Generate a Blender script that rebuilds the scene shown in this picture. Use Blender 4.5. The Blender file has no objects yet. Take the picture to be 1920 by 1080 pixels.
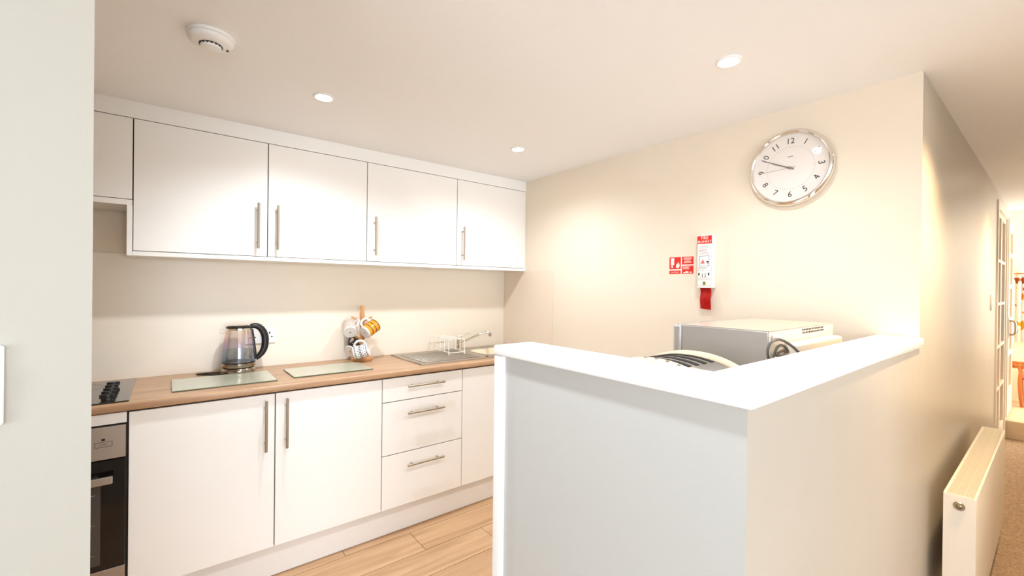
import bpy, bmesh, math, random
from mathutils import Vector, Matrix
random.seed(7)
SC = bpy.context.scene
COL = SC.collection
PI = math.pi

# ------------------------------------------------------------ camera
cam = bpy.data.cameras.new('camera')
cam_o = bpy.data.objects.new('camera', cam); COL.objects.link(cam_o)
cam.sensor_width = 36.0; cam.lens = 15.314; cam.clip_start = 0.02; cam.clip_end = 100
_y, _p, _r = math.radians(38.4144), math.radians(-0.1954), math.radians(0.6597)
_f = Vector((math.sin(_y)*math.cos(_p), math.cos(_y)*math.cos(_p), math.sin(_p)))
_rt = Vector((math.cos(_y), -math.sin(_y), 0)); _up = _rt.cross(_f)
_R = math.cos(_r)*_rt + math.sin(_r)*_up; _U = -math.sin(_r)*_rt + math.cos(_r)*_up
m = Matrix((_R, _U, -_f)).transposed().to_4x4(); m.translation = (0, 0, 1.344)
cam_o.matrix_world = m
SC.camera = cam_o

# ------------------------------------------------------------ world, light, exposure
w = bpy.data.worlds.new('world'); SC.world = w; w.use_nodes = True
bg = w.node_tree.nodes['Background']
bg.inputs[0].default_value = (0.93, 0.96, 1.0, 1); bg.inputs[1].default_value = 1.0
SC.view_settings.view_transform = 'Standard'; SC.view_settings.look = 'None'
SC.view_settings.gamma = 1.0; SC.view_settings.use_curve_mapping = False
SC.view_settings.exposure = 0.99

def area(name, loc, target, sx, sy, power, col):
    l = bpy.data.lights.new(name, 'AREA'); l.shape = 'RECTANGLE'; l.size = sx; l.size_y = sy
    l.energy = power; l.color = col
    o = bpy.data.objects.new(name, l); COL.objects.link(o); o.location = loc
    d = Vector(target) - Vector(loc); o.rotation_euler = d.to_track_quat('-Z', 'Y').to_euler()
    return o
# daylight through the unseen lounge windows, and an added lamp for the far room
area('window_daylight_fill', (-2.96, -1.6, 0.95), (-0.6, -0.9, 2.2), 2.6, 1.5, 31, (0.87, 0.97, 1.10))  # tilted upward as added fill for the ceiling
area('rear_window_daylight', (-0.7, -5.95, 1.12), (-0.6, 0, 1.5), 3.8, 1.85, 100, (0.87, 0.97, 1.10))
area('far_room_fill', (6.95, -1.15, 1.35), (6.9, 0.6, 0.9), 0.9, 1.5, 27, (1.0, 0.96, 0.88))  # added lamp to brighten the far room, no window built at this side
SPOT_POWER = 27
SPOT_COL = (0.92, 0.985, 1.07)

# ------------------------------------------------------------ materials
def lin(c):
    return tuple((x/255/12.92 if x/255 <= .04045 else ((x/255+.055)/1.055)**2.4) for x in c)
def nodes(name):
    mt = bpy.data.materials.new(name); mt.use_nodes = True
    nt = mt.node_tree; b = nt.nodes['Principled BSDF']
    return mt, nt, b
def mat(name, rgb, rough=0.5, metal=0.0, bump=0.0, bscale=60, vary=0.0, vscale=6, coat=0, stretch=None, emit=None):
    mt, nt, b = nodes(name)
    c = lin(rgb)
    b.inputs['Base Color'].default_value = (*c, 1)
    b.inputs['Roughness'].default_value = rough; b.inputs['Metallic'].default_value = metal
    if coat: b.inputs['Coat Weight'].default_value = coat; b.inputs['Coat Roughness'].default_value = .1
    if emit:
        b.inputs['Emission Color'].default_value = (*lin(rgb), 1); b.inputs['Emission Strength'].default_value = emit
    if bump or vary:
        tc = nt.nodes.new('ShaderNodeTexCoord'); mp = nt.nodes.new('ShaderNodeMapping')
        nt.links.new(tc.outputs['Object'], mp.inputs[0])
        if stretch: mp.inputs['Scale'].default_value = stretch
    if vary:
        n = nt.nodes.new('ShaderNodeTexNoise'); n.inputs['Scale'].default_value = vscale; n.inputs['Detail'].default_value = 4
        nt.links.new(mp.outputs[0], n.inputs['Vector'])
        r = nt.nodes.new('ShaderNodeValToRGB')
        r.color_ramp.elements[0].position = .3; r.color_ramp.elements[1].position = .7
        r.color_ramp.elements[0].color = (*[x*(1-vary) for x in c], 1); r.color_ramp.elements[1].color = (*[min(1, x*(1+vary)) for x in c], 1)
        nt.links.new(n.outputs[0], r.inputs[0]); nt.links.new(r.outputs[0], b.inputs['Base Color'])
    if bump:
        n2 = nt.nodes.new('ShaderNodeTexNoise'); n2.inputs['Scale'].default_value = bscale; n2.inputs['Detail'].default_value = 3
        nt.links.new(mp.outputs[0], n2.inputs['Vector'])
        bp = nt.nodes.new('ShaderNodeBump'); bp.inputs['Strength'].default_value = bump; bp.inputs['Distance'].default_value = .004
        nt.links.new(n2.outputs[0], bp.inputs['Height']); nt.links.new(bp.outputs[0], b.inputs['Normal'])
    return mt
def wood(name, base, dark, rough=.4, scale=(1.6, 22, 22), plank=False):
    mt, nt, b = nodes(name)
    tc = nt.nodes.new('ShaderNodeTexCoord'); mp = nt.nodes.new('ShaderNodeMapping'); mp.inputs['Scale'].default_value = scale
    src = tc.outputs['Object']
    if plank:      # every plank its own stretch of grain
        oi = nt.nodes.new('ShaderNodeObjectInfo'); vm = nt.nodes.new('ShaderNodeVectorMath'); vm.operation = 'ADD'
        sc_ = nt.nodes.new('ShaderNodeVectorMath'); sc_.operation = 'SCALE'; sc_.inputs['Scale'].default_value = 37
        cb = nt.nodes.new('ShaderNodeCombineXYZ')
        for i in range(3): nt.links.new(oi.outputs['Random'], cb.inputs[i])
        nt.links.new(cb.outputs[0], sc_.inputs[0]); nt.links.new(src, vm.inputs[0]); nt.links.new(sc_.outputs[0], vm.inputs[1])
        src = vm.outputs[0]
    nt.links.new(src, mp.inputs[0])
    n = nt.nodes.new('ShaderNodeTexNoise'); n.inputs['Scale'].default_value = 1; n.inputs['Detail'].default_value = 7
    n.inputs['Roughness'].default_value = .62; n.inputs['Distortion'].default_value = .6
    nt.links.new(mp.outputs[0], n.inputs['Vector'])
    r = nt.nodes.new('ShaderNodeValToRGB'); e = r.color_ramp.elements
    e[0].position = .32; e[0].color = (*lin(dark), 1); e[1].position = .62; e[1].color = (*lin(base), 1)
    nt.links.new(n.outputs[0], r.inputs[0]); nt.links.new(r.outputs[0], b.inputs['Base Color'])
    b.inputs['Roughness'].default_value = rough
    return mt

M = {}
M['wall'] = mat('ivory_wall_paint', (236, 223, 203), .6, bump=.06, bscale=240, vary=.012, vscale=2)
M['wall_white'] = mat('white_wall_paint', (198, 199, 195), .5, bump=.05, bscale=240, vary=.01, vscale=2)
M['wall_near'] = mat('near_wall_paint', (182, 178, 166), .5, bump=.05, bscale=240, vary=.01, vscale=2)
M['corr'] = mat('corridor_wall_paint', (200, 192, 178), .38, bump=.05, bscale=160, vary=.02, vscale=3)
M['ceil'] = mat('ceiling_paint', (250, 250, 250), .8, bump=.05, bscale=200, vary=.012, vscale=1.5)
M['gloss'] = mat('white_gloss_paint', (250, 250, 250), .25)
M['door'] = mat('white_satin_door', (246, 243, 238), .32, vary=.006, vscale=2)
M['carc'] = mat('cabinet_white_board', (247, 245, 240), .4)
M['gap'] = mat('gap_shade', (58, 48, 38), .8)  # dark brown painted in place of the shade between doors
M['plinth'] = mat('plinth_board', (238, 235, 231), .4)
M['splash'] = mat('splashback_board', (245, 234, 217), .3, vary=.01, vscale=2)
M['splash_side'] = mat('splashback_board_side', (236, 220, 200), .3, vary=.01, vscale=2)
M['steel'] = mat('brushed_steel', (190, 182, 172), .32, 1.0, bump=.05, bscale=40, stretch=(1, 30, 30))
M['handle'] = mat('brushed_nickel', (176, 164, 148), .34, 1.0)
M['chrome'] = mat('chrome', (232, 228, 222), .08, 1.0)
M['oven_steel'] = mat('oven_steel', (172, 160, 148), .42, .85, bump=.04, bscale=30, stretch=(1, 40, 40))
M['black_glass'] = mat('black_glass', (22, 17, 16), .08)
M['inner_glass'] = mat('oven_window_glass', (74, 68, 64), .1)
M['hob'] = mat('hob_glass', (46, 42, 38), .07, coat=.6)
M['zone'] = mat('hob_zone_print', (60, 56, 51), .12)
M['kettle_steel'] = mat('kettle_steel', (162, 150, 136), .13, 1.0)
M['black'] = mat('black_plastic', (20, 19, 19), .35)
M['darkgrey'] = mat('dark_grey', (70, 68, 66), .5)
M['white_pl'] = mat('white_plastic', (244, 243, 240), .3)
M['cream'] = mat('cream_enamel', (242, 230, 202), .28)
M['rack'] = mat('white_wire_coating', (248, 244, 234), .3)
M['top'] = wood('oak_worktop', (196, 159, 124), (164, 125, 92), .35, (2.0, 34, 34))
M['plank'] = wood('oak_laminate', (207, 169, 129), (174, 135, 97), .38, (1.3, 16, 16), plank=True)
M['joint'] = mat('plank_joint', (128, 88, 54), .7)
M['pine'] = wood('beech_wood', (226, 172, 116), (196, 138, 84), .4, (20, 20, 3))
M['orange_wood'] = wood('orange_wood', (206, 122, 52), (168, 88, 30), .4, (10, 10, 3))
M['board'] = mat('frosted_green_glass', (184, 185, 163), .22, vary=.03, vscale=5, coat=.3)
M['board_edge'] = mat('green_glass_edge', (112, 122, 98), .2)
M['red'] = mat('safety_red', (222, 38, 28), .4)
M['red_tab'] = mat('red_ribbon', (208, 26, 22), .35)
M['ink'] = mat('black_ink', (24, 21, 20), .6)
M['grey_ink'] = mat('grey_ink', (150, 148, 144), .6)
M['pink_ink'] = mat('pale_red_ink', (214, 120, 110), .6)
M['sign_white'] = mat('sign_white', (250, 240, 226), .5)
M['olive'] = mat('olive_ink', (128, 130, 50), .6)
M['box_white'] = mat('blanket_box_white', (246, 243, 236), .35)
M['dial'] = mat('clock_dial', (250, 243, 236), .5)
M['hand'] = mat('clock_hand_steel', (150, 144, 134), .35, .6)
M['silver'] = mat('silver_case', (186, 182, 178), .34, .55)
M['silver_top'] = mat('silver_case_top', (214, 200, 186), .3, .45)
M['rear'] = mat('cream_rear_panel', (236, 228, 214), .4)
M['rear_cover'] = mat('rear_cover_plastic', (232, 224, 212), .35)
M['cable'] = mat('grey_cable', (104, 100, 94), .4)
M['rad'] = mat('radiator_enamel', (248, 240, 224), .3)
M['rad_grille'] = mat('radiator_grille', (236, 228, 208), .4)
M['brass'] = mat('brass_nut', (172, 156, 118), .3, .9)
M['riser'] = mat('beige_step_carpet', (226, 200, 164), .9, bump=.4, bscale=300)
M['far_wall'] = mat('far_room_wall', (246, 232, 206), .7)
M['frame'] = mat('pale_frame_paint', (238, 224, 204), .3)
M['pane'] = mat('door_panel_paint', (184, 160, 134), .25)
M['mug_white'] = mat('mug_white', (236, 232, 226), .2)
M['mug_ochre'] = mat('mug_ochre', (222, 156, 40), .25)
M['mug_brown'] = mat('mug_brown_stripe', (120, 46, 22), .3)
M['mug_navy'] = mat('mug_navy', (62, 66, 96), .3)
M['mug_pinkgrey'] = mat('mug_pinkgrey', (226, 208, 198), .25)
M['mug_dot'] = mat('mug_dot', (138, 112, 112), .3)
M['mug_black'] = mat('mug_black', (40, 36, 40), .25)
M['cushion'] = mat('white_cushion', (246, 240, 228), .8)

def glassy(name, tint, refl, film=True):
    mt = bpy.data.materials.new(name); mt.use_nodes = True; nt = mt.node_tree
    for n in list(nt.nodes): nt.nodes.remove(n)
    out = nt.nodes.new('ShaderNodeOutputMaterial'); mix = nt.nodes.new('ShaderNodeMixShader')
    tr = nt.nodes.new('ShaderNodeBsdfTransparent'); tr.inputs[0].default_value = (*tint, 1)
    gl = nt.nodes.new('ShaderNodeBsdfGlossy'); gl.inputs['Roughness'].default_value = .04
    lw = nt.nodes.new('ShaderNodeLayerWeight'); lw.inputs['Blend'].default_value = .35
    mr = nt.nodes.new('ShaderNodeMapRange'); mr.inputs['To Min'].default_value = refl; mr.inputs['To Max'].default_value = .55 if film else .22
    nt.links.new(lw.outputs['Fresnel'], mr.inputs['Value']); nt.links.new(mr.outputs[0], mix.inputs[0])
    if film:       # a thin metallic film: its hue goes with the viewing angle and the height on the jug
        tc = nt.nodes.new('ShaderNodeTexCoord'); sp = nt.nodes.new('ShaderNodeSeparateXYZ'); nt.links.new(tc.outputs['Object'], sp.inputs[0])
        mp = nt.nodes.new('ShaderNodeMapRange'); mp.inputs['From Min'].default_value = .05; mp.inputs['From Max'].default_value = .22
        nt.links.new(sp.outputs['Z'], mp.inputs['Value'])
        r = nt.nodes.new('ShaderNodeValToRGB'); e = r.color_ramp.elements
        e[0].position = 0; e[0].color = (.45, .62, .95, 1); e[1].position = 1; e[1].color = (1, .78, .45, 1)
        for pos, c in ((.3, (.55, .75, .9)), (.5, (.72, .55, .95)), (.7, (.95, .6, .6))):
            q = e.new(pos); q.color = (*c, 1)
        nt.links.new(mp.outputs[0], r.inputs[0]); nt.links.new(r.outputs[0], gl.inputs['Color'])
    nt.links.new(tr.outputs[0], mix.inputs[1]); nt.links.new(gl.outputs[0], mix.inputs[2]); nt.links.new(mix.outputs[0], out.inputs[0])
    return mt
M['jug'] = glassy('iridescent_jug_glass', (.985, .975, .965), .17)
M['water'] = glassy('water', (.90, .93, .96), .05, False)
M['clear'] = glassy('clear_glass', (.985, .985, .985), .012, False)

def carpet_mat():
    mt, nt, b = nodes('brown_carpet')
    tc = nt.nodes.new('ShaderNodeTexCoord')
    n = nt.nodes.new('ShaderNodeTexNoise'); n.inputs['Scale'].default_value = 95; n.inputs['Detail'].default_value = 6; n.inputs['Roughness'].default_value = .8
    nt.links.new(tc.outputs['Object'], n.inputs['Vector'])
    r = nt.nodes.new('ShaderNodeValToRGB'); e = r.color_ramp.elements
    e[0].position = .3; e[0].color = (*lin((132, 100, 72)), 1); e[1].position = .7; e[1].color = (*lin((220, 192, 158)), 1)
    nt.links.new(n.outputs[0], r.inputs[0]); nt.links.new(r.outputs[0], b.inputs['Base Color'])
    b.inputs['Roughness'].default_value = .95
    bp = nt.nodes.new('ShaderNodeBump'); bp.inputs['Strength'].default_value = .9; bp.inputs['Distance'].default_value = .006
    nt.links.new(n.outputs[0], bp.inputs['Height']); nt.links.new(bp.outputs[0], b.inputs['Normal'])
    return mt
M['carpet'] = carpet_mat()
def curtain_mat():
    mt, nt, b = nodes('floral_curtain_print')
    tc = nt.nodes.new('ShaderNodeTexCoord')
    v = nt.nodes.new('ShaderNodeTexVoronoi'); v.inputs['Scale'].default_value = 8.5
    nz_ = nt.nodes.new('ShaderNodeTexNoise'); nz_.inputs['Scale'].default_value = 14; nz_.inputs['Detail'].default_value = 3
    nt.links.new(tc.outputs['Object'], nz_.inputs['Vector'])
    ma = nt.nodes.new('ShaderNodeVectorMath'); ma.operation = 'MULTIPLY_ADD'; ma.inputs[1].default_value = (.16, .16, .16)
    nt.links.new(nz_.outputs['Color'], ma.inputs[0]); nt.links.new(tc.outputs['Object'], ma.inputs[2]); nt.links.new(ma.outputs[0], v.inputs['Vector'])
    r = nt.nodes.new('ShaderNodeValToRGB'); r.color_ramp.interpolation = 'CONSTANT'; e = r.color_ramp.elements
    e[0].position = 0; e[0].color = (*lin((236, 160, 40)), 1); e[1].position = .22; e[1].color = (*lin((255, 250, 238)), 1)
    for p_, c in ((.5, (226, 92, 40)), (.62, (255, 250, 236)), (.8, (240, 190, 60)), (.92, (196, 110, 60))):
        q = e.new(p_); q.color = (*lin(c), 1)
    sp = nt.nodes.new('ShaderNodeSeparateColor'); nt.links.new(v.outputs['Color'], sp.inputs[0]); nt.links.new(sp.outputs[0], r.inputs[0])
    lt = nt.nodes.new('ShaderNodeMath'); lt.operation = 'LESS_THAN'; lt.inputs[1].default_value = .40
    nt.links.new(v.outputs['Distance'], lt.inputs[0])
    mx = nt.nodes.new('ShaderNodeMix'); mx.data_type = 'RGBA'; mx.inputs['A'].default_value = (*lin((255, 250, 238)), 1)
    nt.links.new(lt.outputs[0], mx.inputs['Factor']); nt.links.new(r.outputs[0], mx.inputs['B'])
    nt.links.new(mx.outputs['Result'], b.inputs['Base Color']); b.inputs['Roughness'].default_value = .9
    return mt
M['curtain'] = curtain_mat()

# ------------------------------------------------------------ mesh helpers (world coordinates, metres)
class MB:
    def __init__(s): s.bm = bmesh.new()
    def box(s, x0, x1, y0, y1, z0, z1, bev=0, seg=2):
        b = bmesh.new(); bmesh.ops.create_cube(b, size=1)
        for v in b.verts: v.co = Vector((x0+(v.co.x+.5)*(x1-x0), y0+(v.co.y+.5)*(y1-y0), z0+(v.co.z+.5)*(z1-z0)))
        if bev: bmesh.ops.bevel(b, geom=b.edges[:], offset=bev, segments=seg, profile=.5, affect='EDGES')
        return s.add(b)
    def add(s, b, mtx=None):
        if mtx is not None: bmesh.ops.transform(b, matrix=mtx, verts=b.verts)
        me = bpy.data.meshes.new('t'); b.to_mesh(me); b.free(); s.bm.from_mesh(me); bpy.data.meshes.remove(me); return s
    def cyl(s, p0, p1, r0, r1=None, n=20, bev=0):
        p0, p1 = Vector(p0), Vector(p1); r1 = r0 if r1 is None else r1
        b = bmesh.new(); L = (p1-p0).length
        bmesh.ops.create_cone(b, cap_ends=True, segments=n, radius1=r0, radius2=r1, depth=L)
        if bev: bmesh.ops.bevel(b, geom=[e for e in b.edges if abs(e.verts[0].co.z-e.verts[1].co.z) < 1e-6], offset=bev, segments=2, affect='EDGES')
        q = (p1-p0).to_track_quat('Z', 'Y').to_matrix().to_4x4(); q.translation = (p0+p1)/2
        return s.add(b, q)
    def lathe(s, prof, c=(0, 0, 0), axis=(0, 0, 1), n=40, closed=False):
        """prof: list of (radius, height) from bottom to top; zero radius closes the end"""
        b = bmesh.new(); rings = []
        for r, h in prof:
            if r < 1e-6: rings.append([b.verts.new((0, 0, h))])
            else: rings.append([b.verts.new((r*math.cos(2*PI*i/n), r*math.sin(2*PI*i/n), h)) for i in range(n)])
        pairs = list(zip(rings, rings[1:])) + ([(rings[-1], rings[0])] if closed else [])
        for A, B in pairs:
            if len(A) == 1 and len(B) == 1: continue
            for i in range(n):
                j = (i+1) % n
                if len(A) == 1: b.faces.new((A[0], B[j], B[i]))
                elif len(B) == 1: b.faces.new((A[i], A[j], B[0]))
                else: b.faces.new((A[i], A[j], B[j], B[i]))
        bmesh.ops.recalc_face_normals(b, faces=b.faces)
        q = Vector(axis).to_track_quat('Z', 'Y').to_matrix().to_4x4(); q.translation = Vector(c)
        return s.add(b, q)
    def tube(s, pts, r, n=10, rs=None, flat=1.0, closed=False):
        pts = [Vector(p) for p in pts]; b = bmesh.new(); rings = []; N = len(pts)
        prev = None
        for i, p in enumerate(pts):
            if closed: t = pts[(i+1) % N]-pts[i-1]
            else: t = pts[min(i+1, N-1)]-pts[max(i-1, 0)]
            t.normalize()
            if prev is None:
                a = Vector((0, 0, 1)) if abs(t.z) < .9 else Vector((1, 0, 0))
                u = t.cross(a).normalized()
            else:
                u = (prev - t*prev.dot(t)).normalized()
            prev = u; v = t.cross(u); rr = rs[i] if rs else r
            rings.append([b.verts.new(p+rr*(math.cos(2*PI*k/n)*u+flat*math.sin(2*PI*k/n)*v)) for k in range(n)])
        pr = list(zip(rings, rings[1:])) + ([(rings[-1], rings[0])] if closed else [])
        for A, B in pr:
            for k in range(n): b.faces.new((A[k], A[(k+1) % n], B[(k+1) % n], B[k]))
        if not closed: b.faces.new(rings[0][::-1]); b.faces.new(rings[-1])
        bmesh.ops.recalc_face_normals(b, faces=b.faces)
        return s.add(b)
    def prism(s, poly, z0, z1, bev=0, mtx=None):
        b = bmesh.new(); f = b.faces.new([b.verts.new((x, y, z0)) for x, y in poly])
        r = bmesh.ops.extrude_face_region(b, geom=[f])
        for v in r['geom']:
            if isinstance(v, bmesh.types.BMVert): v.co.z = z1
        bmesh.ops.recalc_face_normals(b, faces=b.faces)
        if bev: bmesh.ops.bevel(b, geom=b.edges[:], offset=bev, segments=3, profile=.5, affect='EDGES')
        return s.add(b, mtx)
    def build(s, name, material, parent=None, smooth=False, loc=None):
        bm = s.bm
        if parent is None:
            if loc is None:
                xs = [v.co for v in bm.verts]
                loc = Vector(((min(v.x for v in xs)+max(v.x for v in xs))/2, (min(v.y for v in xs)+max(v.y for v in xs))/2, min(v.z for v in xs)))
            off = Vector(loc)
        else: off = Vector((0, 0, 0))
        p = parent; base = Vector((0, 0, 0))
        while p is not None: base += p.location; p = p.parent
        bmesh.ops.translate(bm, vec=-(off+base), verts=bm.verts)
        me = bpy.data.meshes.new(name); bm.to_mesh(me); bm.free()
        me.materials.append(M[material] if isinstance(material, str) else material)
        if smooth:
            for f in me.polygons: f.use_smooth = True
            me.set_sharp_from_angle(angle=math.radians(38))
        o = bpy.data.objects.new(name, me); COL.objects.link(o); o.location = off; o.parent = parent
        return o
def thing(name, label, cat, loc, group=None, kind=None):
    o = bpy.data.objects.new(name, None); COL.objects.link(o); o.location = loc; o.empty_display_size = .05
    if kind: o['kind'] = kind
    if label: o['label'] = label; o['category'] = cat
    if group: o['group'] = group
    return o
def tag(o, label, cat, group=None, kind=None):
    o['label'] = label; o['category'] = cat
    if group: o['group'] = group
    if kind: o['kind'] = kind
    return o
def struct(o): o['kind'] = 'structure'; return o
def bx(*a, **k): return MB().box(*a, **k)
def arc(n, f): return [f(i/(n-1)) for i in range(n)]
def text(body, size, mtx, name, material, parent, depth=.0004, align='CENTER'):
    """flat print as a thin mesh; mtx takes text x/y to the surface"""
    cu = bpy.data.curves.new('t', 'FONT'); cu.body = body; cu.size = size; cu.extrude = depth/2; cu.align_x = align; cu.align_y = 'CENTER'; cu.resolution_u = 3
    tmp = bpy.data.objects.new('t', cu); COL.objects.link(tmp)
    dg = bpy.context.evaluated_depsgraph_get(); me = bpy.data.meshes.new_from_object(tmp.evaluated_get(dg))
    b = bmesh.new(); b.from_mesh(me); bpy.data.objects.remove(tmp); bpy.data.curves.remove(cu); bpy.data.meshes.remove(me)
    mb = MB(); mb.add(b, mtx)
    if isinstance(name, MB): name.add(mb.bm); return None
    return mb.build(name, material, parent)
def copy_tree(o, parent=None):
    c = o.copy(); COL.objects.link(c); c.parent = parent
    for ch in o.children: copy_tree(ch, c)
    return c

# ------------------------------------------------------------ measured layout
CE = 2.122          # ceiling
YW = 2.736          # back wall
XR = 2.091          # wall with the clock
YE = 0.31           # corridor wall plane / outer face of the half wall
ZW = 0.887          # worktop top
YB = 2.202          # base unit door fronts
YU = 2.480          # wall unit door fronts
ZK = 1.18           # half wall cap top

# ------------------------------------------------------------ structure
struct(bx(-3, 6.07, -6.1, 2.9, -.12, -.012).build('floor', 'joint'))
floor = bpy.data.objects['floor']
# laminate planks, rows along the units, butt joints staggered
rows = [(2.187, 2.30), (1.997, 2.185), (1.807, 1.995), (1.617, 1.805), (1.427, 1.615), (1.237, 1.425), (1.047, 1.235), (.857, 1.045), (.667, .855), (.477, .665), (.314, .475)]
cuts = {0: [-.53, .704, 1.94], 1: [-.19, 1.0435], 2: [.147, 1.381], 3: [-.35, .88], 4: [.3, 1.53], 5: [-.1, 1.14], 6: [-.6, .6, 1.83], 7: [.05, 1.3], 8: [-.4, .83], 9: [.2, 1.43], 10: [-.2, 1.0]}
for i, (y0, y1) in enumerate(rows):
    xs = [-1.2] + cuts[i] + [2.09]
    for a, b_ in zip(xs, xs[1:]):
        bx(a+.0012, b_-.0012, y0+.0008, y1-.0008, -.0118, 0, bev=.0008, seg=1).build('plank', 'plank', floor)
cp = MB().prism([(-2.99, -5.99), (1.54, -5.99), (1.54, -.82), (6.07, -.82), (6.07, .305), (-.9, .305), (-.9, .71), (-2.99, .71)], -.0115, .004).build('carpet', 'carpet')
tag(cp, 'mottled brown carpet running along the corridor to the step', 'carpet', kind='stuff')

struct(bx(-3, 6.3, -6.1, 2.95, CE, CE+.12).build('ceiling', 'ceil'))
struct(bx(-3, 2.25, YW, YW+.12, 0, CE).build('wall_back', 'wall'))
def corridor_side(o):
    o.data.materials.append(M['corr'])
    for f in o.data.polygons:
        if f.normal.y < -.9: f.material_index = 1
    return o
struct(corridor_side(bx(XR, XR+.11, YE, YW, 0, CE).build('wall_right', 'wall')))
struct(bx(-1.32, -1.2, .825, YW, 0, CE).build('wall_kitchen_left', 'wall'))
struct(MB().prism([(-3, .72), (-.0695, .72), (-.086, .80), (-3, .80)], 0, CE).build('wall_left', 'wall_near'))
struct(bx(XR+.11, 4.97, YE, YE+.11, 0, CE).build('wall_corridor', 'corr'))
struct(MB().box(4.97, 6.0, YE, YE+.11, 2.045, CE).box(5.941, 6.08, YE, YE+.11, 0, 2.045).box(6.0, 6.3, YE, YE+.11, 2.045, CE).build('wall_corridor_end', 'corr'))
# lounge walls with the patio window on the left and a smaller window at the rear, where the daylight comes in
struct(MB().box(-3.12, -3.0, -6.1, -2.95, 0, CE).box(-3.12, -3.0, -.25, .80, 0, CE).box(-3.12, -3.0, -2.95, -.25, 2.0, CE).box(-3.12, -3.0, -2.95, -.25, 0, .15).build('wall_lounge_left', 'wall_white'))
wf = struct(thing('window_1', None, None, (-3.06, -1.6, .15)))
for y in (-2.93, -1.6, -.27): bx(-3.09, -3.03, y-.025, y+.025, .15, 2.0).build('window_frame', 'gloss', wf)
bx(-3.09, -3.03, -2.95, -.25, .15, .20).build('window_sill', 'gloss', wf)
struct(MB().box(-3, -2.65, -6.12, -6.0, 0, CE).box(1.25, 1.67, -6.12, -6.0, 0, CE).box(-2.65, 1.25, -6.12, -6.0, 2.06, CE).box(-2.65, 1.25, -6.12, -6.0, 0, .15).build('wall_rear', 'wall_white'))
wf = struct(thing('window_3', None, None, (-.7, -6.06, .15)))
for x in (-2.625, -1.35, -.05, 1.225): bx(x-.025, x+.025, -6.10, -6.04, .15, 2.06).build('window_frame', 'gloss', wf)
bx(-2.65, 1.25, -6.10, -6.04, .15, .20).build('window_sill', 'gloss', wf)
struct(MB().box(1.55, 6.3, -.95, -.83, 0, CE).box(1.55, 1.67, -6.0, -.95, 0, CE).build('wall_corridor_right', 'wall_white'))

# half wall with its cap and end board
struct(MB().prism([(.73, YE), (XR-.001, YE), (XR-.001, .42), (.843, .42), (.843, .945), (.73, .945)], 0, 1.1535).build('wall_partition', 'wall_white'))
corridor_side(bpy.data.objects['wall_partition'])
cap = MB().prism([(.718, .298), (XR-.004, .298), (XR-.004, .430), (.8555, .430), (.8555, .985), (.718, .985)], 1.1535, ZK, bev=.004)
struct(cap.build('trim_1', 'gloss', smooth=True))
struct(bx(.7185, .8555, .946, .9848, 0, 1.1532, bev=.006, seg=3).build('trim_2', 'gloss', smooth=True))
bead = MB().prism([(1.15, 1.1534), (XR, 1.1534), (XR, 1.1462)], .3055, .3099, mtx=Matrix(((1, 0, 0, 0), (0, 0, 1, 0), (0, 1, 0, 0), (0, 0, 0, 1))))
struct(bead.build('trim_3', 'gloss'))

# room at the end of the corridor, one step up
FZ = .165
struct(bx(6.071, 7.45, -1.0, .7, -.1, FZ, bev=.008).build('floor_step', 'riser'))
struct(MB().box(7.32, 7.42, -1.0, -.30, FZ, 2.5).box(7.32, 7.42, .27, .45, FZ, 2.5).box(7.32, 7.42, -.30, .27, FZ, .82).box(7.32, 7.42, -.30, .27, 1.62, 2.5).build('wall_far', 'far_wall'))
struct(bx(6.3, 7.45, -1.3, .75, 2.5, 2.6).build('ceiling_far', 'far_wall'))
struct(bx(6.3, 7.32, .36, .45, FZ, 2.5).build('wall_far_left', 'far_wall'))
struct(MB().box(6.3, 6.42, -1.3, .33, CE, 2.5).build('wall_far_header', 'far_wall'))
w2 = struct(thing('window_2', None, None, (7.37, 0, .82)))
bx(7.34, 7.40, -.30, .27, .82, .86).build('window_sill', 'gloss', w2)
bx(7.345, 7.395, -.03, .0, .86, 1.62).build('window_frame', 'gloss', w2)
bx(7.368, 7.372, -.30, .27, .86, 1.62).build('window_pane', 'clear', w2)

# corridor door with recessed panels in two columns, set into the corridor wall
d1 = struct(thing('door_1', None, None, (5.45, YE, 0)))
MB().box(4.95, 5.0, .300, .40, 0, 2.05).box(5.90, 5.94, .303, .40, 0, 2.05).box(5.0, 5.90, .300, .40, 1.99, 2.05).build('door_frame', 'frame', d1)
leaf = MB()
xcols = [(5.0, 5.04), (5.42, 5.49), (5.86, 5.90)]
for a, b_ in xcols: leaf.box(a, b_, .312, .345, .01, 1.99, bev=.004)
zr = [(.01, .20), (.54, .565), (.885, .91), (1.235, 1.26), (1.585, 1.61), (1.95, 1.99)]
for a, b_ in zr:
    for (p, q) in ((5.04, 5.42), (5.49, 5.86)): leaf.box(p, q, .312, .345, a, b_, bev=.004)
leaf.build('door_leaf', 'frame', d1)
for (za, zb) in zip(zr, zr[1:]):
    for (p, q) in ((5.04, 5.42), (5.49, 5.86)): bx(p, q, .330, .339, za[1], zb[0]).build('door_panel', 'pane', d1)
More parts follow.
